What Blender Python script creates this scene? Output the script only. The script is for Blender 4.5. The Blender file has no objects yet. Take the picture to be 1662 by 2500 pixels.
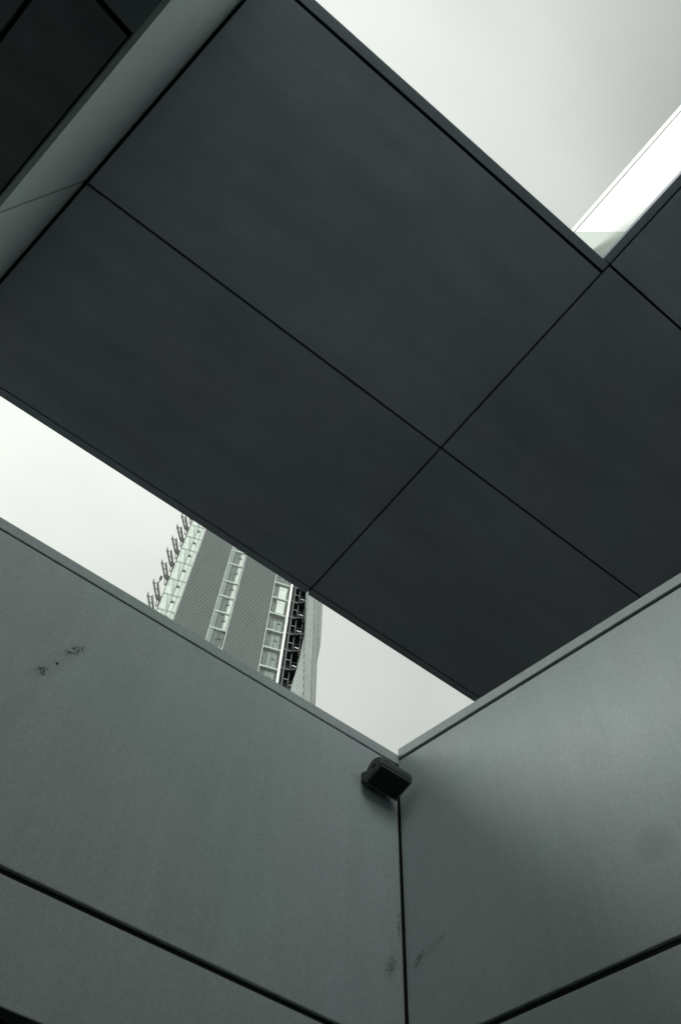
import bpy, bmesh, math, random
from mathutils import Vector, Matrix

random.seed(7)
scene = bpy.context.scene
COL = scene.collection

# ------------------------------------------------------------------ camera
cam = bpy.data.cameras.new('camera')
cam.sensor_fit = 'VERTICAL'; cam.sensor_height = 36.0; cam.sensor_width = 24.0
cam.lens = 1943.41 / 2500.0 * 36.0
cam.clip_start = 0.05; cam.clip_end = 3000
cam.dof.use_dof = True; cam.dof.focus_distance = 10.0; cam.dof.aperture_fstop = 4.5
cam_ob = bpy.data.objects.new('camera', cam); COL.objects.link(cam_ob)
EYE = 1.6
r = Vector((0.79266, -0.60871, 0.03395)); u_ = Vector((-0.54649, -0.68474, 0.48216)); f_ = Vector((0.27025, 0.40075, 0.87542))
M4 = Matrix(((r.x, u_.x, -f_.x, 0), (r.y, u_.y, -f_.y, 0), (r.z, u_.z, -f_.z, EYE), (0, 0, 0, 1)))
cam_ob.matrix_world = M4
scene.camera = cam_ob

# ------------------------------------------------------------------ world, sun, exposure
SUN_AZ = math.radians(163)      # direction of the bright part of the overcast, from +X counter-clockwise
SUN_EL = math.radians(15)
w = bpy.data.worlds.new('World'); scene.world = w; w.use_nodes = True
nt = w.node_tree; nt.nodes.clear()
out = nt.nodes.new('ShaderNodeOutputWorld')
bg = nt.nodes.new('ShaderNodeBackground'); bg.inputs['Strength'].default_value = 0.1
sky = nt.nodes.new('ShaderNodeTexSky'); sky.sky_type = 'NISHITA'; sky.sun_disc = False
sky.sun_elevation = SUN_EL; sky.sun_rotation = math.pi / 2 - SUN_AZ
sky.dust_density = 6; sky.air_density = 1.0; sky.ozone_density = 0.5
tc = nt.nodes.new('ShaderNodeTexCoord')
mp = nt.nodes.new('ShaderNodeMapping'); mp.inputs['Scale'].default_value = (1.0, 1.6, 2.2)
mp.inputs['Rotation'].default_value = (0.2, 0.3, 0.6)
nz = nt.nodes.new('ShaderNodeTexNoise'); nz.inputs['Scale'].default_value = 2.6; nz.inputs['Detail'].default_value = 5.0
nz.inputs['Roughness'].default_value = 0.45
ramp = nt.nodes.new('ShaderNodeValToRGB')
ramp.color_ramp.elements[0].position = 0.3; ramp.color_ramp.elements[0].color = (0.80, 0.845, 0.785, 1)
ramp.color_ramp.elements[1].position = 0.7; ramp.color_ramp.elements[1].color = (0.965, 1.0, 0.945, 1)
sd = Vector((math.cos(SUN_AZ) * math.cos(SUN_EL), math.sin(SUN_AZ) * math.cos(SUN_EL), math.sin(SUN_EL)))
dot = nt.nodes.new('ShaderNodeVectorMath'); dot.operation = 'DOT_PRODUCT'; dot.inputs[1].default_value = sd
mr = nt.nodes.new('ShaderNodeMapRange')
mr.inputs['From Min'].default_value = -0.10; mr.inputs['From Max'].default_value = 0.45
mr.inputs['To Min'].default_value = 7.3; mr.inputs['To Max'].default_value = 11.2
mul = nt.nodes.new('ShaderNodeVectorMath'); mul.operation = 'SCALE'
mix = nt.nodes.new('ShaderNodeMixRGB'); mix.inputs['Fac'].default_value = 0.93
L = nt.links.new
L(tc.outputs['Generated'], mp.inputs['Vector']); L(mp.outputs['Vector'], nz.inputs['Vector'])
L(nz.outputs['Fac'], ramp.inputs['Fac']); L(tc.outputs['Generated'], dot.inputs[0])
# added bright lobe in the unseen sky behind the viewer, lights the left wall
dot2 = nt.nodes.new('ShaderNodeVectorMath'); dot2.operation = 'DOT_PRODUCT'; dot2.inputs[1].default_value = Vector((-0.10, -0.80, 0.60)).normalized()
mr2 = nt.nodes.new('ShaderNodeMapRange'); mr2.interpolation_type = 'SMOOTHSTEP'
mr2.inputs['From Min'].default_value = 0.74; mr2.inputs['From Max'].default_value = 0.98
mr2.inputs['To Min'].default_value = 0.0; mr2.inputs['To Max'].default_value = 38.0
add = nt.nodes.new('ShaderNodeMath'); add.operation = 'ADD'
L(tc.outputs['Generated'], dot2.inputs[0]); L(dot2.outputs['Value'], mr2.inputs['Value'])
L(dot.outputs['Value'], mr.inputs['Value']); L(mr.outputs['Result'], add.inputs[0]); L(mr2.outputs['Result'], add.inputs[1])
# and one thicker, greyer cloud high up on the right
dot3 = nt.nodes.new('ShaderNodeVectorMath'); dot3.operation = 'DOT_PRODUCT'; dot3.inputs[1].default_value = Vector((0.30, -0.32, 0.92)).normalized()
mr3 = nt.nodes.new('ShaderNodeMapRange'); mr3.interpolation_type = 'SMOOTHSTEP'
mr3.inputs['From Min'].default_value = 0.955; mr3.inputs['From Max'].default_value = 1.0
mr3.inputs['To Min'].default_value = 0.0; mr3.inputs['To Max'].default_value = -2.0
add2 = nt.nodes.new('ShaderNodeMath'); add2.operation = 'ADD'
L(tc.outputs['Generated'], dot3.inputs[0]); L(dot3.outputs['Value'], mr3.inputs['Value'])
L(add.outputs[0], add2.inputs[0]); L(mr3.outputs['Result'], add2.inputs[1])
L(ramp.outputs['Color'], mul.inputs[0]); L(add2.outputs[0], mul.inputs['Scale'])
L(sky.outputs['Color'], mix.inputs['Color1']); L(mul.outputs['Vector'], mix.inputs['Color2'])
L(mix.outputs['Color'], bg.inputs['Color']); L(bg.outputs['Background'], out.inputs['Surface'])

sun = bpy.data.lights.new('sun', 'SUN'); sun.energy = 1.6; sun.angle = math.radians(14); sun.color = (1.0, 0.985, 0.95)
sun_ob = bpy.data.objects.new('sun', sun); COL.objects.link(sun_ob)
sun_ob.rotation_euler = sd.to_track_quat('Z', 'Y').to_euler()
sun_ob.location = sd * 50

scene.view_settings.view_transform = 'Standard'; scene.view_settings.look = 'None'
scene.view_settings.exposure = 0.0; scene.view_settings.gamma = 1.0
scene.cycles.caustics_reflective = False; scene.cycles.caustics_refractive = False
scene.cycles.max_bounces = 8; scene.cycles.diffuse_bounces = 5

# ------------------------------------------------------------------ materials
def node_mat(name):
    m = bpy.data.materials.new(name); m.use_nodes = True
    t = m.node_tree; b = t.nodes['Principled BSDF']
    return m, t, b

def concrete(name, col, mottle=0.10, grain=0.10, streak=0.08, rough=0.85, bump=0.15, streak_axis='Z', spots=None, pit=0.0, flecks=0.0, tone=0.0):
    """smooth cast stone: broad mottling, run-off streaks, fine grain, small pits and optional clusters of black flecks"""
    m, t, b = node_mat(name); N = t.nodes.new; K = t.links.new
    tc = N('ShaderNodeTexCoord')
    vec = tc.outputs['Object']
    def noise(scale, detail=4, rough_=0.55, sc=(1, 1, 1)):
        mpn = N('ShaderNodeMapping'); mpn.inputs['Scale'].default_value = sc
        n = N('ShaderNodeTexNoise'); n.inputs['Scale'].default_value = scale
        n.inputs['Detail'].default_value = detail; n.inputs['Roughness'].default_value = rough_
        K(vec, mpn.inputs['Vector']); K(mpn.outputs['Vector'], n.inputs['Vector'])
        return n.outputs['Fac']
    def mrange(x, a, c, lo, hi):
        q = N('ShaderNodeMapRange'); q.inputs['From Min'].default_value = a; q.inputs['From Max'].default_value = c
        q.inputs['To Min'].default_value = lo; q.inputs['To Max'].default_value = hi
        K(x, q.inputs['Value']); return q.outputs['Result']
    def mult(a, c):
        q = N('ShaderNodeMath'); q.operation = 'MULTIPLY'; K(a, q.inputs[0]); K(c, q.inputs[1]); return q.outputs[0]
    v = mrange(noise(0.9), 0.3, 0.7, 1 - mottle, 1 + mottle)
    oi = N('ShaderNodeObjectInfo')
    v = mult(v, mrange(oi.outputs['Random'], 0.0, 1.0, 1 - tone, 1 + tone))      # panels come from different casts
    v = mult(v, mrange(noise(4.5, 6, 0.65), 0.3, 0.7, 1 - mottle * 0.5, 1 + mottle * 0.5))
    if streak_axis == 'Z': sc = (5.0, 5.0, 0.35)
    else: sc = (0.4, 2.6, 1.0)
    v = mult(v, mrange(noise(1.6, 5, 0.6, sc), 0.35, 0.7, 1 + streak * 0.6, 1 - streak))
    if streak_axis == 'Z': v = mult(v, mrange(noise(2.2, 4, 0.6, (16, 16, 0.30)), 0.35, 0.7, 1.02, 1 - streak * 0.7))
    v = mult(v, mrange(noise(210, 2, 0.7), 0.25, 0.75, 1 - grain, 1 + grain))
    v = mult(v, mrange(noise(60, 3, 0.6), 0.3, 0.7, 1 - grain * 0.45, 1 + grain * 0.45))
    if pit > 0:
        vo = N('ShaderNodeTexVoronoi'); vo.inputs['Scale'].default_value = 48; K(vec, vo.inputs['Vector'])
        pm = mrange(vo.outputs['Distance'], 0.07, 0.13, 1 - pit, 1.0)
        sel = N('ShaderNodeSeparateColor'); K(vo.outputs['Color'], sel.inputs['Color'])
        gate = N('ShaderNodeMath'); gate.operation = 'LESS_THAN'; gate.inputs[1].default_value = 0.4; K(sel.outputs[0], gate.inputs[0])
        mixp = N('ShaderNodeMix'); mixp.data_type = 'FLOAT'; K(gate.outputs[0], mixp.inputs[0]); mixp.inputs[2].default_value = 1.0; K(pm, mixp.inputs[3])
        v = mult(v, mixp.outputs[0])
    if flecks > 0:
        vo = N('ShaderNodeTexVoronoi'); vo.inputs['Scale'].default_value = 5.5; K(vec, vo.inputs['Vector'])
        sel = N('ShaderNodeSeparateColor'); K(vo.outputs['Color'], sel.inputs['Color'])
        gate = N('ShaderNodeMath'); gate.operation = 'LESS_THAN'; gate.inputs[1].default_value = 0.22; K(sel.outputs[0], gate.inputs[0])
        pm = mrange(vo.outputs['Distance'], 0.012, 0.03, 1 - flecks, 1.0)
        mixp = N('ShaderNodeMix'); mixp.data_type = 'FLOAT'; K(gate.outputs[0], mixp.inputs[0]); mixp.inputs[2].default_value = 1.0; K(pm, mixp.inputs[3])
        v = mult(v, mixp.outputs[0])
    if spots:
        for (cx_, cy_, cz_, ax, ay, az_, rad, ln, strength, th) in spots:
            # ellipsoid around a point, long axis (ax,ay,az), broken up by noise
            sub = N('ShaderNodeVectorMath'); sub.operation = 'SUBTRACT'; K(vec, sub.inputs[0]); sub.inputs[1].default_value = (cx_, cy_, cz_)
            dt = N('ShaderNodeVectorMath'); dt.operation = 'DOT_PRODUCT'; K(sub.outputs[0], dt.inputs[0]); dt.inputs[1].default_value = Vector((ax, ay, az_)).normalized()
            ld = N('ShaderNodeVectorMath'); ld.operation = 'DOT_PRODUCT'; K(sub.outputs[0], ld.inputs[0]); K(sub.outputs[0], ld.inputs[1])
            d2 = N('ShaderNodeMath'); d2.operation = 'MULTIPLY'; K(dt.outputs['Value'], d2.inputs[0]); K(dt.outputs['Value'], d2.inputs[1])
            # dist^2 = (|p|^2 - d2)/rad^2 + d2/ln^2
            a_ = N('ShaderNodeMath'); a_.operation = 'MULTIPLY'; K(ld.outputs['Value'], a_.inputs[0]); a_.inputs[1].default_value = 1 / rad ** 2
            c_ = N('ShaderNodeMath'); c_.operation = 'MULTIPLY_ADD'; K(d2.outputs[0], c_.inputs[0]); c_.inputs[1].default_value = 1 / ln ** 2 - 1 / rad ** 2; K(a_.outputs[0], c_.inputs[2])
            fall = mrange(c_.outputs[0], 0.0, 1.0, 0.15, 0.0)
            n = noise(125, 2, 0.6)
            ad = N('ShaderNodeMath'); ad.operation = 'ADD'; K(n, ad.inputs[0]); K(fall, ad.inputs[1])
            if th is None: msk = mrange(c_.outputs[0], 0.15, 1.0, 1 - strength, 1.0)
            else: msk = mrange(ad.outputs[0], th, th + (0.035 if strength > 0.6 else 0.10), 1.0, 1 - strength)
            inside = N('ShaderNodeMath'); inside.operation = 'LESS_THAN'; K(c_.outputs[0], inside.inputs[0]); inside.inputs[1].default_value = 1.0
            mixs = N('ShaderNodeMix'); mixs.data_type = 'FLOAT'; K(inside.outputs[0], mixs.inputs[0]); mixs.inputs[2].default_value = 1.0; K(msk, mixs.inputs[3])
            v = mult(v, mixs.outputs[0])
    colr = N('ShaderNodeMixRGB'); colr.blend_type = 'MIX'
    n2 = noise(1.3, 3, 0.5)
    K(mrange(n2, 0.35, 0.65, 0, 1), colr.inputs['Fac'])
    colr.inputs['Color1'].default_value = (col[0] * 0.96, col[1] * 1.02, col[2] * 1.0, 1)
    colr.inputs['Color2'].default_value = (col[0] * 1.015, col[1] * 1.0, col[2] * 1.03, 1)
    sc_ = N('ShaderNodeVectorMath'); sc_.operation = 'SCALE'; K(colr.outputs['Color'], sc_.inputs[0]); K(v, sc_.inputs['Scale'])
    K(sc_.outputs[0], b.inputs['Base Color'])
    b.inputs['Roughness'].default_value = rough
    bp = N('ShaderNodeBump'); bp.inputs['Strength'].default_value = bump; bp.inputs['Distance'].default_value = 0.004
    K(noise(120, 4, 0.7), bp.inputs['Height']); K(bp.outputs['Normal'], b.inputs['Normal'])
    return m

def plain(name, col, rough=0.5, metal=0.0, var=0.08, scale=3.0, bump=0.0):
    m, t, b = node_mat(name); N = t.nodes.new; K = t.links.new
    tc = N('ShaderNodeTexCoord'); n = N('ShaderNodeTexNoise'); n.inputs['Scale'].default_value = scale; n.inputs['Detail'].default_value = 5
    K(tc.outputs['Object'], n.inputs['Vector'])
    q = N('ShaderNodeMapRange'); q.inputs['From Min'].default_value = 0.3; q.inputs['From Max'].default_value = 0.7
    q.inputs['To Min'].default_value = 1 - var; q.inputs['To Max'].default_value = 1 + var; K(n.outputs['Fac'], q.inputs['Value'])
    s = N('ShaderNodeVectorMath'); s.operation = 'SCALE'; s.inputs[0].default_value = col; K(q.outputs['Result'], s.inputs['Scale'])
    K(s.outputs[0], b.inputs['Base Color']); b.inputs['Roughness'].default_value = rough; b.inputs['Metallic'].default_value = metal
    if bump:
        bp = N('ShaderNodeBump'); bp.inputs['Strength'].default_value = bump; bp.inputs['Distance'].default_value = 0.01
        K(n.outputs['Fac'], bp.inputs['Height']); K(bp.outputs['Normal'], b.inputs['Normal'])
    return m

STONE = (0.40, 0.452, 0.455)
D = 3.7
LX0 = 0.6572 * D; LY = 0.7537 * D
MAT = {}
MAT['left_stone'] = concrete('left_stone', STONE, 0.06, 0.15, 0.035, flecks=0.5, spots=[
    (0.393, LY, 0.8127 * D + EYE, 0.55, 0, 0.85, 0.028, 0.080, 0.95, 0.64),
    (0.300, LY, 0.7537 * D + EYE, 0.5, 0, 0.6, 0.034, 0.045, 0.95, 0.63),
    (0.345, LY, 0.778 * D + EYE, 1, 0, 0, 0.008, 0.008, 0.95, 0.30),
    (0.345, LY, 0.783 * D + EYE, 0.42, 0, 1.0, 0.055, 0.22, 0.10, None),
    (0.245, LY, 0.655 * D + EYE, 0.30, 0, 1.0, 0.060, 0.35, 0.07, None),
    (2.345, LY, 2.24 + EYE, 0.3, 0, 1, 0.05, 0.11, 0.12, None),
    (2.340, LY, 2.225 + EYE, 0.5, 0, 1, 0.026, 0.060, 0.5, 0.56),
    (2.400, LY, 2.45 + EYE, 0.0, 0, 1, 0.012, 0.07, 0.6, 0.55)])
MAT['right_stone'] = concrete('right_stone', STONE, 0.05, 0.15, 0.025, flecks=0.5, spots=[
    (2.445, 2.71, 2.27 + EYE, 0.1, -0.6, 0.5, 0.022, 0.05, 0.5, 0.55),
    (2.47, 2.58, 2.31 + EYE, 0.1, -0.8, 0.4, 0.016, 0.06, 0.3, 0.57),
    (2.46, 2.66, 2.28 + EYE, 0.1, -0.8, 0.4, 0.035, 0.12, 0.07, None),
    (2.665, 1.47, 3.867, 0, 1, 0, 0.10, 0.11, 0.13, None)])
MAT['cap_stone'] = concrete('cap_stone', STONE, 0.05, 0.2, 0.03, pit=0.35, bump=0.3)
MAT['soffit_stone'] = concrete('soffit_stone', (0.455, 0.475, 0.525), 0.09, 0.13, 0.10, streak_axis='Y', tone=0.06)
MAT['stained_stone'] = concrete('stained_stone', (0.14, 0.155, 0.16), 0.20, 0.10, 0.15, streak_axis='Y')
MAT['white_stone'] = concrete('white_stone', (0.90, 0.90, 0.89), 0.02, 0.02, 0.02)
MAT['end_stone'] = concrete('grey_green_stone', (0.60, 0.64, 0.60), 0.02, 0.02, 0.02)  # slightly greyer, greener tone than the upper panel
MAT['joint'] = plain('dark_joint_backing', (0.010, 0.013, 0.013), 0.95)
MAT['recess'] = plain('recess_shade_black', (0.012, 0.015, 0.015), 0.9)  # near-black colour stands in for the shade of the open recess
MAT['pavement'] = concrete('pavement_stone', (0.035, 0.038, 0.038), 0.12, 0.1, 0.05, streak_axis='Y')
MAT['light_block'] = concrete('light_block_stone', (0.13, 0.145, 0.145), 0.10, 0.10, 0.08)  # for the added walls, dark to keep bounce off the lower panels
MAT['bounce_slab'] = concrete('bounce_stone', (0.80, 0.83, 0.82), 0.05, 0.1, 0.05, streak_axis='Y')  # for the added slab, very pale to throw light onto the soffit
MAT['ground'] = plain('asphalt', (0.028, 0.029, 0.03), 0.9, var=0.2, scale=0.5)

# ------------------------------------------------------------------ helpers
def link(name, me, mat, parent=None):
    o = bpy.data.objects.new(name, me); COL.objects.link(o)
    if mat: me.materials.append(mat)
    if parent is not None: o.parent = parent
    return o

def tag(o, label=None, cat=None, group=None, kind=None):
    if cat and not kind: kind = 'thing'
    if label: o['label'] = label
    if cat: o['category'] = cat
    if group: o['group'] = group
    if kind: o['kind'] = kind
    return o

def empty(name, loc, rz=0.0):
    o = bpy.data.objects.new(name, None); COL.objects.link(o)
    o.location = loc; o.rotation_euler = (0, 0, rz); o.empty_display_size = 0.3
    return o

class MB:
    def __init__(s): s.bm = bmesh.new()
    def box(s, x0, x1, y0, y1, z0, z1):
        v = [s.bm.verts.new((x, y, z)) for x in (x0, x1) for y in (y0, y1) for z in (z0, z1)]
        for f in ((0, 1, 3, 2), (4, 6, 7, 5), (0, 4, 5, 1), (2, 3, 7, 6), (0, 2, 6, 4), (1, 5, 7, 3)):
            s.bm.faces.new([v[i] for i in f])
        return s
    def bar(s, a, b, w, h=None, up=(0, 1, 0)):
        a = Vector(a); b = Vector(b); h = h or w
        d = (b - a).normalized(); up = Vector(up)
        sx = d.cross(up)
        if sx.length < 1e-4: sx = d.cross(Vector((1, 0, 0)))
        sx.normalize(); sy = sx.cross(d)
        vs = []
        for p in (a, b):
            for i, j in ((-1, -1), (1, -1), (1, 1), (-1, 1)):
                vs.append(s.bm.verts.new(p + sx * (i * w / 2) + sy * (j * h / 2)))
        fs = [(0, 3, 2, 1), (4, 5, 6, 7)] + [(i, (i + 1) % 4, 4 + (i + 1) % 4, 4 + i) for i in range(4)]
        for f in fs: s.bm.faces.new([vs[i] for i in f])
        return s
    def prism(s, pts, off):
        """pts: list of 3D points (a planar polygon); off: extrusion vector"""
        off = Vector(off)
        a = [s.bm.verts.new(Vector(p)) for p in pts]; b = [s.bm.verts.new(Vector(p) + off) for p in pts]
        s.bm.faces.new(a); s.bm.faces.new(list(reversed(b)))
        n = len(pts)
        for i in range(n): s.bm.faces.new([a[i], b[i], b[(i + 1) % n], a[(i + 1) % n]])
        return s
    def poly(s, pts):
        s.bm.faces.new([s.bm.verts.new(Vector(p)) for p in pts]); return s
    def build(s, name, mat, parent=None, bevel=0.0, seg=2, loc=None, keep=False):
        if not keep: bmesh.ops.recalc_face_normals(s.bm, faces=s.bm.faces[:])
        if loc is not None: bmesh.ops.translate(s.bm, verts=s.bm.verts[:], vec=-Vector(loc))
        me = bpy.data.meshes.new(name); s.bm.to_mesh(me); s.bm.free()
        o = link(name, me, mat, parent)
        if bevel:
            md = o.modifiers.new('edge', 'BEVEL'); md.width = bevel; md.segments = seg; md.limit_method = 'ANGLE'
        return o

# ------------------------------------------------------------------ ground
mb = MB(); mb.box(-900, 900, -900, 900, -0.5, -0.15)
tag(mb.build('ground', MAT['ground']), kind='structure')
# added out of view: pale slab bounces light up, dark walls block it
mb = MB(); mb.box(-60, 0.9, -60, -1.51, 6.1, 6.33)
tag(mb.build('bounce_slab', MAT['bounce_slab']), kind='structure')
mb = MB(); mb.box(-9, 3.3, -1.50, -1.22, 0.001, 6.35)
mb.box(-4.6, -4.2, -1.21, LY - 0.01, 0.001, 6.12)  # unseen end wall, added to shade the lower right wall
tag(mb.build('light_block_wall', MAT['light_block']), kind='structure')
mb = MB(); mb.box(-14, 14, -14, 12, -0.14, 0.0)
tag(mb.build('pavement', MAT['pavement']), kind='structure')

# ------------------------------------------------------------------ left wall (runs along X, faces -Y)
capL_t, capL_b = 0.9735 * D + EYE, 0.9525 * D + EYE
panL_t = 0.9487 * D + EYE
gr_t, gr_b = 0.5062 * D + EYE, 0.4985 * D + EYE
panL_b = 0.3893 * D + EYE
X1 = LX0 - 0.014
lw = empty('concrete_wall', (-3, LY, 0)); lw_off = Vector((-3, LY, 0))
tag(lw, 'grey stone courtyard wall with black fleck stains, under the loudspeaker', 'wall')
def at_parent(mb, name, mat, root, off, bevel=0.0, lbl=None):
    """mesh vertices are written in world metres; the object keeps them and undoes the parent's offset"""
    o = mb.build(name, mat, root, bevel)
    o.matrix_parent_inverse = Matrix.Translation(-Vector(off))
    if lbl: o['label'] = lbl
    return o
at_parent(MB().box(-9, LX0 + 0.05, LY, LY + 0.36, capL_b, capL_t), 'coping', MAT['cap_stone'], lw, lw_off, 0.004)
at_parent(MB().box(-9, X1, LY, LY + 0.07, gr_t, panL_t), 'wall_panel', MAT['left_stone'], lw, lw_off, 0.005)
at_parent(MB().box(-9, X1, LY, LY + 0.07, panL_b, gr_b), 'wall_panel', MAT['left_stone'], lw, lw_off, 0.005)
at_parent(MB().box(-9, X1 + 0.3, LY + 0.016, LY + 0.34, panL_b + 0.01, capL_b - 0.002), 'wall_core', MAT['joint'], lw, lw_off)
at_parent(MB().box(-9, X1 + 0.3, LY + 0.35, LY + 0.6, 0, panL_b + 0.3), 'recess_shade_board', MAT['recess'], lw, lw_off)

# ------------------------------------------------------------------ right wall (runs along U, faces -X)
TH = math.radians(99.9536)
U = Vector((math.cos(TH), math.sin(TH), 0)); NR = Vector((math.sin(TH), -math.cos(TH), 0))   # NR points away from the courtyard
CN = Vector((LX0, LY, 0))
capR_t, capR_b = 0.985 * D + EYE, 0.9655 * D + EYE
panR_t = 0.9580 * D + EYE
rgr_t, rgr_b = 0.5070 * D + EYE, 0.4990 * D + EYE
rw = empty('concrete_wall', CN - U * 3)
tag(rw, 'paler grey stone courtyard wall on the right, meeting the fleck-stained wall in the corner', 'wall')
def slab_u(mb, s0, s1, n0, n1, z0, z1):
    p = [CN + U * s + NR * n for s, n in ((s0, n0), (s1, n0), (s1, n1), (s0, n1))]
    return mb.prism([(q.x, q.y, z0) for q in p], (0, 0, z1 - z0))
ro = CN - U * 3
at_parent(slab_u(MB(), -9, -0.004, 0, 0.36, capR_b, capR_t), 'coping', MAT['cap_stone'], rw, ro, 0.004)
at_parent(slab_u(MB(), -9, -0.003, 0, 0.07, rgr_t, panR_t), 'wall_panel', MAT['right_stone'], rw, ro, 0.005)
at_parent(slab_u(MB(), -9, -0.003, 0, 0.07, 0.3, rgr_b), 'wall_panel', MAT['right_stone'], rw, ro, 0.005)
at_parent(slab_u(MB(), -9, 0.0, 0.016, 0.34, 0, capR_b - 0.002), 'wall_core', MAT['joint'], rw, ro)

# ------------------------------------------------------------------ overhead slab (level soffit in panels)
H = 6.7; SZ = H + EYE
yE0, yU, yM, yLo, yE1 = -0.0172 * H, -0.0052 * H, 0.2933 * H, 0.5910 * H, 0.6027 * H
xS, x2 = 0.3438 * H, 0.3553 * H
x4 = x2 + 3.71
def xl(y): return -1.332 - 0.1755 * (y - 1.964)
T = 0.055
g = 0.010
so = (2.4, 2.0, SZ)
sl = empty('canopy_slab', so)
tag(sl, 'dark grey level overhead slab of large soffit panels with thin black joints', 'canopy')
def soffit(poly, name='soffit_panel', mat='soffit_stone', z=SZ, root=sl, off=so, th=T, bev=0.004):
    return at_parent(MB().prism([(p[0], p[1], z) for p in poly], (0, 0, th)), name, MAT[mat], root, off, bev)
GL = 0.030
def lrow(y0, y1, name='soffit_panel'):
    soffit([(xl(y0) + GL, y0), (x2 - g, y0), (x2 - g, y1), (xl(y1) + GL, y1)], name)
lrow(yU + 0.013, yM - g); lrow(yM + g, yLo - 0.008)
lrow(yE0, yU - 0.011, 'edge_strip'); lrow(yLo + 0.007, yE1, 'edge_strip')
for k in range(2):
    a, b_ = (x2 + g, x4 - g) if k == 0 else (x4 + g, x4 + 3.7)
    for y0, y1 in ((-4.1, -2.11 - g), (-2.11 + g, -0.1105 - 0.010), (-0.1105 + 0.010, yM - g), (yM + g, yLo - 0.008)):
        soffit([(a, y0), (b_, y0), (b_, y1), (a, y1)])
    soffit([(a, yLo + 0.007), (b_, yLo + 0.007), (b_, yE1), (a, yE1)], 'edge_strip')
soffit([(xS, -4.1), (x2 - 0.008, -4.1), (x2 - 0.008, yE0 - 0.008), (xS, yE0 - 0.008)], 'edge_strip')
core = MB(); WX_ = 2.32
core.prism([(xl(yE0 + 0.012) - 0.2, yE0 + 0.012, SZ + 0.03), (x4 + 3.7, yE0 + 0.012, SZ + 0.03),
            (x4 + 3.7, yE1 - 0.012, SZ + 0.03), (xl(yE1) - 0.2, yE1 - 0.012, SZ + 0.03)], (0, 0, 0.4))
core.prism([(WX_ + 0.03, -4.1, SZ + 0.03), (x4 + 3.7, -4.1, SZ + 0.03),
            (x4 + 3.7, yE0 + 0.010, SZ + 0.03), (WX_ + 0.03, yE0 + 0.010, SZ + 0.03)], (0, 0, 0.4))
at_parent(core, 'slab_core', MAT['joint'], sl, so)

# ------------------------------------------------------------------ downstand beam at the left
BZ = 0.743 * H + EYE
BO = Vector((-1.332, 1.964, 0)); NB = -NR           # NB points to the left, away from the courtyard side
def bp_(s, wd): 
    q = BO + U * s + NB * wd; return (q.x, q.y)
bo = (-1.5, 1.9, BZ)
bmr = empty('downstand_beam', bo)
tag(bmr, 'deep stone beam hanging below the soffit, pale side face and near black underside panels', 'beam')
def bprism(s0, s1, w0, w1, z0, z1):
    return MB().prism([(*bp_(s, w_), z0) for s, w_ in ((s0, w0), (s1, w0), (s1, w1), (s0, w1))], (0, 0, z1 - z0))
MAT['beam_shaded'] = concrete('beam_shaded_stone', (0.20, 0.225, 0.24), 0.1, 0.1, 0.05, streak_axis='Y')  # darker copy of the beam's stone, underside shade put into the colour
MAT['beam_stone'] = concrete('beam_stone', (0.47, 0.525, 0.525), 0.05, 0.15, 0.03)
at_parent(bprism(0.013, 6, 0, 0.034, BZ, SZ + 0.25), 'side_panel', MAT['beam_stone'], bmr, bo, 0.003)
at_parent(bprism(-7, -0.013, 0, 0.034, BZ, SZ + 0.25), 'side_panel', MAT['beam_stone'], bmr, bo, 0.003)
sY = lambda y: (y - 1.964) / 0.985      # beam-run coordinate of a given y (near enough)
s_out, s_in = sY(0.643), sY(0.675)
at_parent(bprism(s_out, 6, 0.035, 0.041, BZ + 0.001, BZ + 0.085), 'underside_strip', MAT['beam_shaded'], bmr, bo)
at_parent(bprism(-7, s_out, 0.035, 0.278, BZ + 0.001, BZ + 0.085), 'underside_panel', MAT['beam_shaded'], bmr, bo, 0.003)
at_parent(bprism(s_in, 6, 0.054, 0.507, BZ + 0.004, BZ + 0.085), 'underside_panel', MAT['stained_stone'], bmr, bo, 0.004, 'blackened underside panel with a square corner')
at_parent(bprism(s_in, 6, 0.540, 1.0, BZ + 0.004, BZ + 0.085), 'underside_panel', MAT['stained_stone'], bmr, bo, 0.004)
at_parent(bprism(-7, s_out, 0.305, 1.0, BZ + 0.001, BZ + 0.085), 'underside_panel', MAT['beam_shaded'], bmr, bo, 0.004)
at_parent(bprism(-7, 6, 0.012, 1.02, BZ + 0.05, SZ + 0.24), 'beam_core', MAT['joint'], bmr, bo)

# ------------------------------------------------------------------ bright upper wall above the slab
WX = 2.32
wo = (WX, -2, SZ + 0.04)
ww = empty('parapet_wall', wo)
tag(ww, 'brilliant white upper wall with thin dark line under its coping, rising above the slab edge', 'wall')
zc = 8.018 + EYE; zj = 7.887 + EYE; zlo = SZ + 0.062
def wpoly(pts, name, mat, lbl=None):
    return at_parent(MB().prism([(WX, y, z) for y, z in pts], (0.12, 0, 0)), name, MAT[mat], ww, wo, 0.003, lbl)
Ye = 0.25
wpoly([(-7, zj + 0.014), (Ye, zj + 0.014), (Ye, zc), (-7, zc)], 'coping', 'white_stone')
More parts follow.
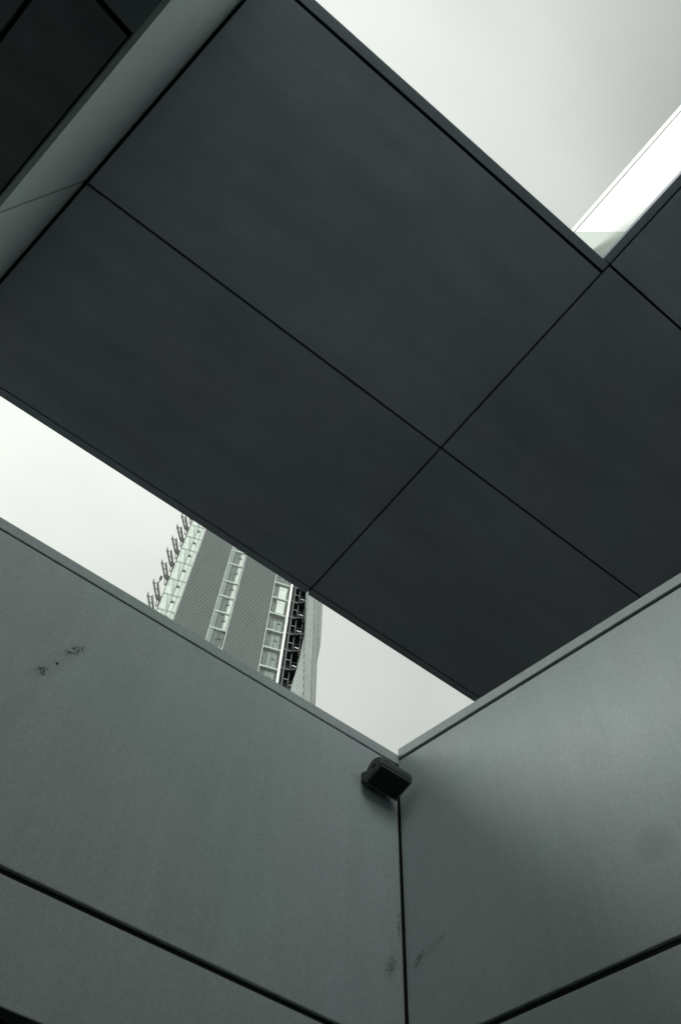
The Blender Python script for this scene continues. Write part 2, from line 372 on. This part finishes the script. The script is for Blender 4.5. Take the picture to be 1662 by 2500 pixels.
# upper panel is cut on a slant where the greyer end panel begins
ya, za, yb, zb = -0.147, 7.856 + EYE, -0.378, 6.757 + EYE
sl_ = (yb - ya) / (zb - za)
y_t = ya + (zj - za) * sl_; y_b = yb + (zlo - zb) * sl_
wpoly([(-7, zlo), (y_b, zlo), (y_t, zj - 0.014), (-7, zj - 0.014)], 'wall_panel', 'white_stone')
wpoly([(y_b + 0.002, zlo), (Ye, zlo), (Ye, zj - 0.014), (y_t + 0.002, zj - 0.014)], 'end_panel', 'end_stone', 'greyer slanted end panel')
at_parent(MB().box(WX + 0.02, WX + 0.3, -7, Ye - 0.01, zlo + 0.4, zc - 0.01), 'wall_core', MAT['joint'], ww, wo)

# ------------------------------------------------------------------ loudspeaker in the corner
MAT['spk'] = plain('speaker_casing', (0.05, 0.06, 0.064), 0.38, var=0.12, scale=20)
MAT['grille'] = plain('speaker_grille', (0.006, 0.007, 0.007), 0.7, var=0.2, scale=300, bump=0.5)
MAT['spk_rim'] = plain('speaker_rim', (0.10, 0.115, 0.115), 0.5, var=0.1, scale=15)
sx0, sx1 = 2.145, 2.372
spo = (2.26, LY, 3.236 + EYE)
sp = empty('loudspeaker', spo)
tag(sp, 'black outdoor loudspeaker with rounded casing fixed in the corner under the copings', 'loudspeaker')
prof = [(2.749, 3.189), (2.609, 3.219), (2.600, 3.230), (2.597, 3.254), (2.603, 3.271), (2.615, 3.283), (2.630, 3.291), (2.648, 3.299), (2.663, 3.303),
        (2.682, 3.303), (2.700, 3.298), (2.715, 3.288), (2.728, 3.276), (2.740, 3.260), (2.756, 3.232), (2.763, 3.205)]
at_parent(MB().prism([(sx0, y, z + EYE) for y, z in prof], (sx1 - sx0, 0, 0)), 'casing', MAT['spk'], sp, spo, 0.012, None)
# rim round the downward face, grille inset in it
def facept(x, t, d):   # t 0..1 from wall side to front, d = distance below the face
    y = 2.752 + (2.606 - 2.752) * t; z = 3.189 + (3.219 - 3.189) * t
    return (x, y - d * 0.20, z - d * 0.98 + EYE)
rim = MB()
def rimbar(xa, xb, ta, tb):
    pts = [facept(xa, ta, 0), facept(xb, ta, 0), facept(xb, tb, 0), facept(xa, tb, 0)]
    rim.prism(pts, (0, -0.0012, -0.008))
rimbar(sx0, sx0 + 0.012, 0, 1); rimbar(sx1 - 0.008, sx1, 0, 1); rimbar(sx0 + 0.012, sx1 - 0.008, 0.955, 1.0); rimbar(sx0 + 0.012, sx1 - 0.008, 0, 0.045)
at_parent(rim, 'rim', MAT['spk_rim'], sp, spo, 0.002)
gm = MB(); gm.prism([facept(sx0 + 0.0125, 0.05, 0), facept(sx1 - 0.0085, 0.05, 0), facept(sx1 - 0.0085, 0.95, 0), facept(sx0 + 0.0125, 0.95, 0)], (0, -0.0008, -0.004))
at_parent(gm, 'grille', MAT['grille'], sp, spo)
br = MB(); br.prism([(sx0 + 0.004, y, z + EYE) for y, z in ((2.790, 3.225), (2.745, 3.215), (2.738, 3.262), (2.752, 3.276), (2.776, 3.284), (2.790, 3.280))], (0.19, 0, 0))
at_parent(br, 'bracket', MAT['spk'], sp, spo, 0.004)
# knob on the end cheek
kb = MB(); bmesh.ops.create_cone(kb.bm, cap_ends=True, segments=20, radius1=0.020, radius2=0.018, depth=0.008,
    matrix=Matrix.Translation((sx0 - 0.002, 2.672, 3.262 + EYE)) @ Matrix.Rotation(math.pi / 2, 4, 'Y'))
at_parent(kb, 'knob', MAT['spk'], sp, spo, 0.002)
cb = MB()
cpts = [(2.36, 2.70, 3.30), (2.375, 2.74, 3.33), (2.39, 2.77, 3.345), (2.40, 2.786, 3.36)]
for a, b_ in zip(cpts, cpts[1:]): cb.bar((a[0], a[1], a[2] + EYE), (b_[0], b_[1], b_[2] + EYE), 0.007)
at_parent(cb, 'cable', MAT['spk'], sp, spo)

# ------------------------------------------------------------------ tower
A4 = math.radians(4)
azv = Vector((0.393, 0.92, 0)).normalized(); e0 = Vector((azv.y, -azv.x, 0))
ev = e0 * math.cos(A4) + azv * math.sin(A4); nv = azv * math.cos(A4) - e0 * math.sin(A4)
S0 = 5.0
TO = nv * (70 * math.cos(A4)) + ev * S0
tw = empty('office_tower', TO, math.atan2(ev.y, ev.x))
tag(tw, 'tall louvred high-rise tower in the gap, with glazed bays and a ribbed curved end', 'tower')
def X(s): return s - S0
def Z(z): return z + EYE
MAT['louvre'] = plain('louvre_metal', (0.10, 0.124, 0.118), 0.5, var=0.05, scale=0.3)
MAT['louvre_back'] = plain('louvre_backing', (0.07, 0.088, 0.082), 0.8)
MAT['core'] = plain('tower_core', (0.16, 0.18, 0.18), 0.7)
MAT['pale'] = plain('pale_frame', (0.62, 0.66, 0.63), 0.45, var=0.06, scale=1.5)
MAT['pale_wall'] = plain('pale_bay_wall', (0.87, 0.90, 0.87), 0.6, var=0.10, scale=0.9)
MAT['mid_wall'] = plain('grey_bay_wall', (0.15, 0.175, 0.17), 0.6, var=0.2, scale=0.8)
MAT['brace'] = plain('brace_frame', (0.42, 0.46, 0.44), 0.5)
MAT['white_band'] = plain('white_fin', (0.82, 0.85, 0.82), 0.5, var=0.04)
MAT['steel_d'] = plain('dark_steel', (0.045, 0.055, 0.057), 0.55, var=0.2, scale=1)
MAT['frame_grey'] = plain('frame_grey', (0.07, 0.083, 0.08), 0.5, var=0.2, scale=1)
MAT['slate'] = plain('slate_panel', (0.065, 0.076, 0.08), 0.5, var=0.25, scale=0.8)
MAT['sail'] = plain('sail_boards', (0.40, 0.44, 0.42), 0.6, var=0.06, scale=0.6)
MAT['sail_gap'] = plain('sail_gap', (0.03, 0.036, 0.035), 0.8)
MAT['strip_light'] = plain('pale_strip', (0.38, 0.42, 0.42), 0.5)
MAT['board'] = plain('grey_board', (0.28, 0.32, 0.31), 0.6, var=0.1, scale=0.6)
mg, tg, bg_ = node_mat('bay_glass')
tr = tg.nodes.new('ShaderNodeBsdfTransparent'); tr.inputs['Color'].default_value = (0.93, 0.96, 0.94, 1)
gl = tg.nodes.new('ShaderNodeBsdfGlossy'); gl.inputs['Roughness'].default_value = 0.15; gl.inputs['Color'].default_value = (0.9, 0.95, 0.92, 1)
fr = tg.nodes.new('ShaderNodeFresnel'); fr.inputs['IOR'].default_value = 1.22
nzg = tg.nodes.new('ShaderNodeTexNoise'); nzg.inputs['Scale'].default_value = 0.35
mxg = tg.nodes.new('ShaderNodeMixShader')
tg.links.new(fr.outputs[0], mxg.inputs[0]); tg.links.new(tr.outputs[0], mxg.inputs[1]); tg.links.new(gl.outputs[0], mxg.inputs[2])
tg.links.new(mxg.outputs[0], tg.nodes['Material Output'].inputs['Surface'])
MAT['glass'] = mg
TOPZ, LOWZ = 132.0, -EYE
MB().box(X(-6.4), X(11.6), 1.35, 16, Z(LOWZ), Z(TOPZ)).build('core', MAT['core'], tw)

def louvre_face(s0, s1):
    back = MB().box(X(s0), X(s1), 0.22, 1.34, Z(LOWZ), Z(TOPZ)).build('louvre_wall', MAT['louvre_back'], tw)
    m = MB(); z = 58.0; pitch = 0.30
    while z < TOPZ:
        # tilted blade
        m.prism([(X(s0) + 0.03, -0.02, Z(z)), (X(s0) + 0.03, 0.20, Z(z + 0.13)), (X(s0) + 0.03, 0.20, Z(z + 0.155)), (X(s0) + 0.03, -0.02, Z(z + 0.20))], (s1 - s0 - 0.06, 0, 0))
        z += pitch
    m.build('louvres', MAT['louvre'], back)
    e = MB(); e.box(X(s0) - 0.05, X(s0) + 0.028, -0.06, 0.215, Z(LOWZ), Z(TOPZ)); e.box(X(s1) - 0.028, X(s1) + 0.05, -0.06, 0.215, Z(LOWZ), Z(TOPZ))
    e.build('edge_trim', MAT['pale'], back)
louvre_face(-3.85, 1.10); louvre_face(3.56, 8.85)

def bay(s0, s1, zs, wallm, framem, verts, name='glazed_bay', diag=False, vents=True, deep=False):
    # back wall, transoms, mullions, panes
    b = MB().box(X(s0) + 0.06, X(s1) - 0.06, 0.63 if not diag else 0.40, 1.34, Z(60), Z(TOPZ)).build(name, wallm, tw)
    for z in zs:
        if deep:
            MB().box(X(s0) + 0.07, X(s1) - 0.07, 0.02, 0.12, Z(z) - 0.02, Z(z) + 0.28).build('transom', framem, b)
            MB().box(X(s0) + 0.07, X(s1) - 0.07, 0.122, 0.62, Z(z) + 0.10, Z(z) + 0.20).build('floor_plate', framem, b)
        else:
            MB().box(X(s0) + 0.07, X(s1) - 0.07, 0.30, 0.36, Z(z) - 0.02, Z(z) + 0.30).build('transom', framem, b)
    for s_, wd, dp in verts:
        MB().box(X(s_) - wd / 2, X(s_) + wd / 2, dp, dp + 0.10, Z(60), Z(TOPZ)).build('mullion', MAT['frame_grey'], b)
    if diag:
        for z, zn in zip(zs, zs[1:]):
            d = MB()
            d.bar((X(-5.25), 0.36, Z(zn) + 0.1), (X(-5.75), 0.36, Z(z) - 0.1), 0.12)
            d.bar((X(-5.25), 0.30, Z(zn) + 0.1), (X(-5.42), 0.30, Z(z) - 0.1), 0.07)
            d.build('brace', MAT['brace'], b)
    if vents:
        for z, zn in zip(zs, zs[1:]):
            vt = MB()
            c = s0 + (s1 - s0) * (0.62 if diag else 0.68)
            dv = 0.2 if diag else 0.42
            vt.box(X(c) - 0.28, X(c) + 0.28, dv, dv + 0.2, Z((z + zn) / 2) + 0.3, Z((z + zn) / 2) + 0.5)
            vt.box(X(c) - 0.05, X(c) + 0.06, dv, dv + 0.2, Z((z + zn) / 2) + 0.5, Z((z + zn) / 2) + 0.8)
            vt.build('vent', MAT['frame_grey'], b)
    MB().poly([(X(s0) + 0.08, -0.01, Z(60)), (X(s1) - 0.08, -0.01, Z(60)), (X(s1) - 0.08, -0.01, Z(TOPZ)), (X(s0) + 0.08, -0.01, Z(TOPZ))]).build('pane', MAT['glass'], b, keep=True)
    return b
ext = lambda zs, st: [zs[0] + st * k for k in range(4, 0, -1)] + zs + [zs[-1] - st * k for k in range(1, 4)]
zA = ext([112.0, 108.4, 104.7, 100.9, 96.3, 92.5, 88.8], 3.75)
zB = ext([104.3, 99.5, 95.6, 91.8, 87.9, 84.0], 3.9)
zD = ext([102.46, 98.53, 94.6, 90.6, 86.7, 82.7], 3.93)
bay(-6.47, -3.85, zA, MAT['pale_wall'], MAT['pale'], [(-6.42, 0.10, -0.06), (-5.08, 0.09, 0.28), (-4.42, 0.05, 0.28), (-3.93, 0.06, 0.2)], diag=True)
B = bay(1.10, 3.56, zB, MAT['mid_wall'], MAT['pale'], [(1.95, 0.30, 0.44), (2.55, 0.07, 0.38), (2.85, 0.06, 0.38)])
# bright inner column in the middle bay, from the bend upwards
MB().box(X(2.75), X(3.45), 0.50, 0.62, Z(88.1), Z(TOPZ)).build('pale_panel', MAT['pale_wall'], B)
MB().box(X(1.18), X(1.72), 0.40, 0.62, Z(60), Z(TOPZ)).build('side_board', MAT['board'], B)
pp = MB(); pr = [(2.75, 88.0), (2.73, 87.2), (2.62, 86.5), (2.45, 86.05), (2.2, 85.9)]
for a, b_ in zip(pr, pr[1:]): pp.bar((X(a[0]), 0.6, Z(a[1])), (X(b_[0]), 0.6, Z(b_[1])), 0.09)
pp.build('bent_pipe', MAT['steel_d'], B)
Dd = bay(8.85, 11.40, zD, MAT['mid_wall'], MAT['pale'], [(9.15, 0.34, 0.42), (9.75, 0.08, 0.4), (10.35, 0.07, 0.4), (11.15, 0.10, 0.4)], deep=True)
MB().box(X(9.62), X(11.1), 0.50, 0.62, Z(60), Z(93.6)).build('grey_panel', MAT['board'], Dd)
for za_, zb_ in ((98.9, 101.9), (95.3, 98.3)):
    q = MB().box(X(9.75), X(11.0), 0.25, 0.62, Z(za_), Z(zb_)); q.box(X(9.70), X(11.05), 0.20, 0.245, Z(zb_) - 0.55, Z(zb_)); q.build('blind_box', MAT['pale_wall'], Dd, 0.04)
MB().box(X(11.40), X(11.72), -0.10, 1.34, Z(LOWZ), Z(TOPZ)).build('white_fin', MAT['white_band'], tw)

# dark recessed balconies
bal = MB().box(X(11.72), X(16.0), 2.2, 2.6, Z(LOWZ), Z(TOPZ)).build('balcony_bay', MAT['slate'], tw)
zK = ext([99.33, 95.45, 91.51, 87.76, 83.83], 3.9)
for z in zK:
    MB().box(X(11.75), X(14.6), 0.45, 2.19, Z(z) - 0.05, Z(z) + 0.30).build('balcony_slab', MAT['steel_d'], bal)
    MB().box(X(12.25), X(13.0), 0.36, 0.43, Z(z) - 2.02, Z(z) - 1.94).build('light_tube', MAT['strip_light'], bal)  # strip light of the balcony, drawn as a pale bar without glow
for a_, b_, c_ in ((12.15, 12.38, 0.35), (11.75, 11.98, 0.6), (13.0, 13.14, 0.30)):
    MB().box(X(a_), X(b_), c_, 0.44 if b_ > 13 else 2.18, Z(60), Z(TOPZ)).build('balcony_post', MAT['steel_d'], bal)
for z in zK:
    zz = Z(z); q = MB()
    q.bar((X(13.1), -0.1, zz - 0.2), (X(13.0), 0.3, zz + 1.6), 0.14); pass
    q.bar((X(13.9), -0.35, zz - 1.6), (X(13.9), -0.35, zz + 1.9), 0.09)
    for j in range(2): q.bar((X(13.1), -0.2, zz + 0.3 + j * 0.65), (X(14.0), -0.3, zz + 0.3 + j * 0.65), 0.05)
    q.bar((X(13.0), 0.3, zz - 0.3), (X(14.3), -0.3, zz - 0.3), 0.3, 0.5)
    q.build('bracket_frame', MAT['steel_d'], bal)
    zz = Z(z) - 0.02; q = MB()
    q.bar((X(13.22), -0.45, zz), (X(13.46), -0.45, zz), 0.13); q.bar((X(13.46), -0.45, zz), (X(13.60), -0.45, zz - 0.12), 0.10); q.bar((X(13.60), -0.45, zz - 0.12), (X(13.80), -0.45, zz + 0.06), 0.11)
    q.build('light_fitting', MAT['white_band'], bal)

# outrigger frames down the left edge
def outrigger(zt, kind=0):
    zt = Z(zt); o = MB()
    for y in (0.0, 0.42):
        o.bar((X(-8.42), y, zt), (X(-7.12), y, zt - 3.55), 0.13)
        o.bar((X(-7.70), y, zt - 0.35), (X(-6.62), y, zt - 3.75), 0.17)
    for k in (0.10, 0.47, 0.86):
        a = Vector((-8.42 + 1.30 * k, 0, -3.55 * k)); b_ = Vector((-7.70 + 1.08 * (k - 0.0), 0, -0.35 - 3.40 * (k - 0.02)))
        o.bar((X(a.x), 0.2, zt + a.z), (X(b_.x), 0.2, zt + b_.z), 0.09); o.bar((X(a.x), 0, zt + a.z), (X(a.x), 0.42, zt + a.z), 0.08)
        o.bar((X(b_.x), 0, zt + b_.z), (X(b_.x), 0.42, zt + b_.z), 0.08)
    o.bar((X(-7.12), 0.2, zt - 3.55), (X(-6.47), 0.2, zt - 4.1), 0.30)
    o.bar((X(-7.2), 0.2, zt - 3.7), (X(-6.47), 0.2, zt - 3.3), 0.22)
    o.bar((X(-6.98), 0.35, zt - 3.6), (X(-6.75), 0.35, zt - 5.3), 0.13)
    o.bar((X(-6.60), 0.35, zt - 3.6), (X(-6.55), 0.35, zt - 5.4), 0.13)
    o.bar((X(-6.85), 0.35, zt - 5.2), (X(-6.5), 0.35, zt - 5.25), 0.08)
    ob = o.build('outrigger', MAT['frame_grey'], tw)
    return ob
tops = [117.6, 114.0, 110.44, 106.8, 103.23, 99.74, 94.53, 91.21, 87.6]
for z in tops: outrigger(z)
q = MB()
for a, b_ in zip(tops, tops[1:]):
    q.bar((X(-8.42), 0.2, Z(a)), (X(-8.42), 0.2, Z(b_)), 0.03); q.bar((X(-7.9), 0.2, Z(a) - 1.6), (X(-8.35), 0.2, Z(b_)), 0.03)
q.build('stay_cables', MAT['pale'], tw)
q = MB(); q.bar((X(-7.62), 0.1, Z(93.9)), (X(-7.50), 0.1, Z(95.2)), 0.13); q.box(X(-7.72), X(-7.36), -0.1, 0.3, Z(95.2), Z(95.75)); q.box(X(-7.62), X(-7.40), -0.05, 0.25, Z(94.9), Z(95.2))
q.build('roof_lamp', MAT['steel_d'], tw, 0.03)

# ribbed curved end: seams given as (height, run, depth)
def lerp_line(pl, z):
    pl = sorted(pl)
    if z <= pl[0][0]:
        a, b_ = pl[0], pl[1]
    elif z >= pl[-1][0]:
        a, b_ = pl[-2], pl[-1]
    else:
        for a, b_ in zip(pl, pl[1:]):
            if a[0] <= z <= b_[0]: break
    t = (z - a[0]) / (b_[0] - a[0]); t = max(-2.0, min(3.0, t))
    return a[1] + (b_[1] - a[1]) * t
seamL = [(70, 12.6), (80.3, 13.49), (81.6, 13.64), (84.0, 13.97), (86.6, 14.15), (89.8, 14.30), (91.7, 14.40), (95.6, 14.22), (99.0, 14.06), (102, 13.92), (110, 13.5)]
seam1 = [(70, 15.7), (79.9, 15.24), (84.6, 14.95), (88.1, 14.72), (91.8, 14.50), (97.0, 14.35), (102.0, 14.36), (110, 14.4)]
seam2 = [(70, 16.6), (79.2, 16.32), (85.0, 16.05), (88.6, 15.95), (93.6, 15.74), (100.9, 15.35), (110, 14.9)]
seam3 = [(70, 17.0), (79.2, 16.90), (85, 16.72), (87.1, 16.60), (90.1, 16.52), (93.9, 16.37), (100.5, 16.09), (110, 15.6)]
seamR = [(70, 17.25), (78.2, 16.98), (83.1, 16.82), (86.5, 16.70), (87.7, 16.78), (89.6, 16.93), (91.5, 16.96), (95.5, 16.86), (100.1, 16.74), (110, 16.4)]
sail = MB()
lines = [(seamL, -0.9), (seam1, -1.0), (seam2, -0.7), (seam3, -0.3), (seamR, 0.2)]
zl = [66 + 0.8 * k for k in range(75)]
# the depth of a seam changes where it is seen: the run is corrected so each seam keeps its bearing
def sp_pt(i, z, extra=0.0):
    ln, dep = lines[i]; dep += extra
    k = 1 + dep / 69.83
    return Vector((X(lerp_line(ln, z) * k), dep, Z(z * k)))
for i in range(4):
    prev = None
    for z in zl:
        a = sail.bm.verts.new(sp_pt(i, z, 0.05)); b_ = sail.bm.verts.new(sp_pt(i + 1, z, 0.05))
        if prev: sail.bm.faces.new((prev[0], prev[1], b_, a))
        prev = (a, b_)
prev = None
for z in zl:      # returns to give the shell its depth
    a = sail.bm.verts.new(sp_pt(0, z, 0.05)); b_ = sail.bm.verts.new(sp_pt(0, z, 0.35))
    if prev: sail.bm.faces.new((prev[0], prev[1], b_, a))
    prev = (a, b_)
prev = None
for z in zl:
    a = sail.bm.verts.new(sp_pt(4, z, 0.05)); b_ = sail.bm.verts.new(sp_pt(4, z, 2.0) + Vector((-0.2, 0, 0)))
    if prev: sail.bm.faces.new((prev[0], prev[1], b_, a))
    prev = (a, b_)
sail_ob = sail.build('curved_shell', MAT['sail_gap'], tw)
bd = MB()
for i in range(4):
    drop = (8.0, 7.5, 7.0, 5.0)[i]; pitch = 1.5
    z0 = 66
    while z0 < 124:
        n = 8; A = []; Bq = []
        for j in range(n + 1):
            t = j / n; t2 = 0.03 + 0.94 * t
            for off, lst in ((0, A), (pitch * 0.76, Bq)):
                z = z0 + off + drop * t
                p = sp_pt(i, z); q2 = sp_pt(i + 1, z)
                lst.append(p.lerp(q2, t2))
        va = [bd.bm.verts.new(p) for p in A]; vb = [bd.bm.verts.new(p + Vector((0, -0.035, 0))) for p in Bq]
        for j in range(n): bd.bm.faces.new((va[j], va[j + 1], vb[j + 1], vb[j]))
        z0 += pitch
bd.build('shell_boards', MAT['sail'], sail_ob)
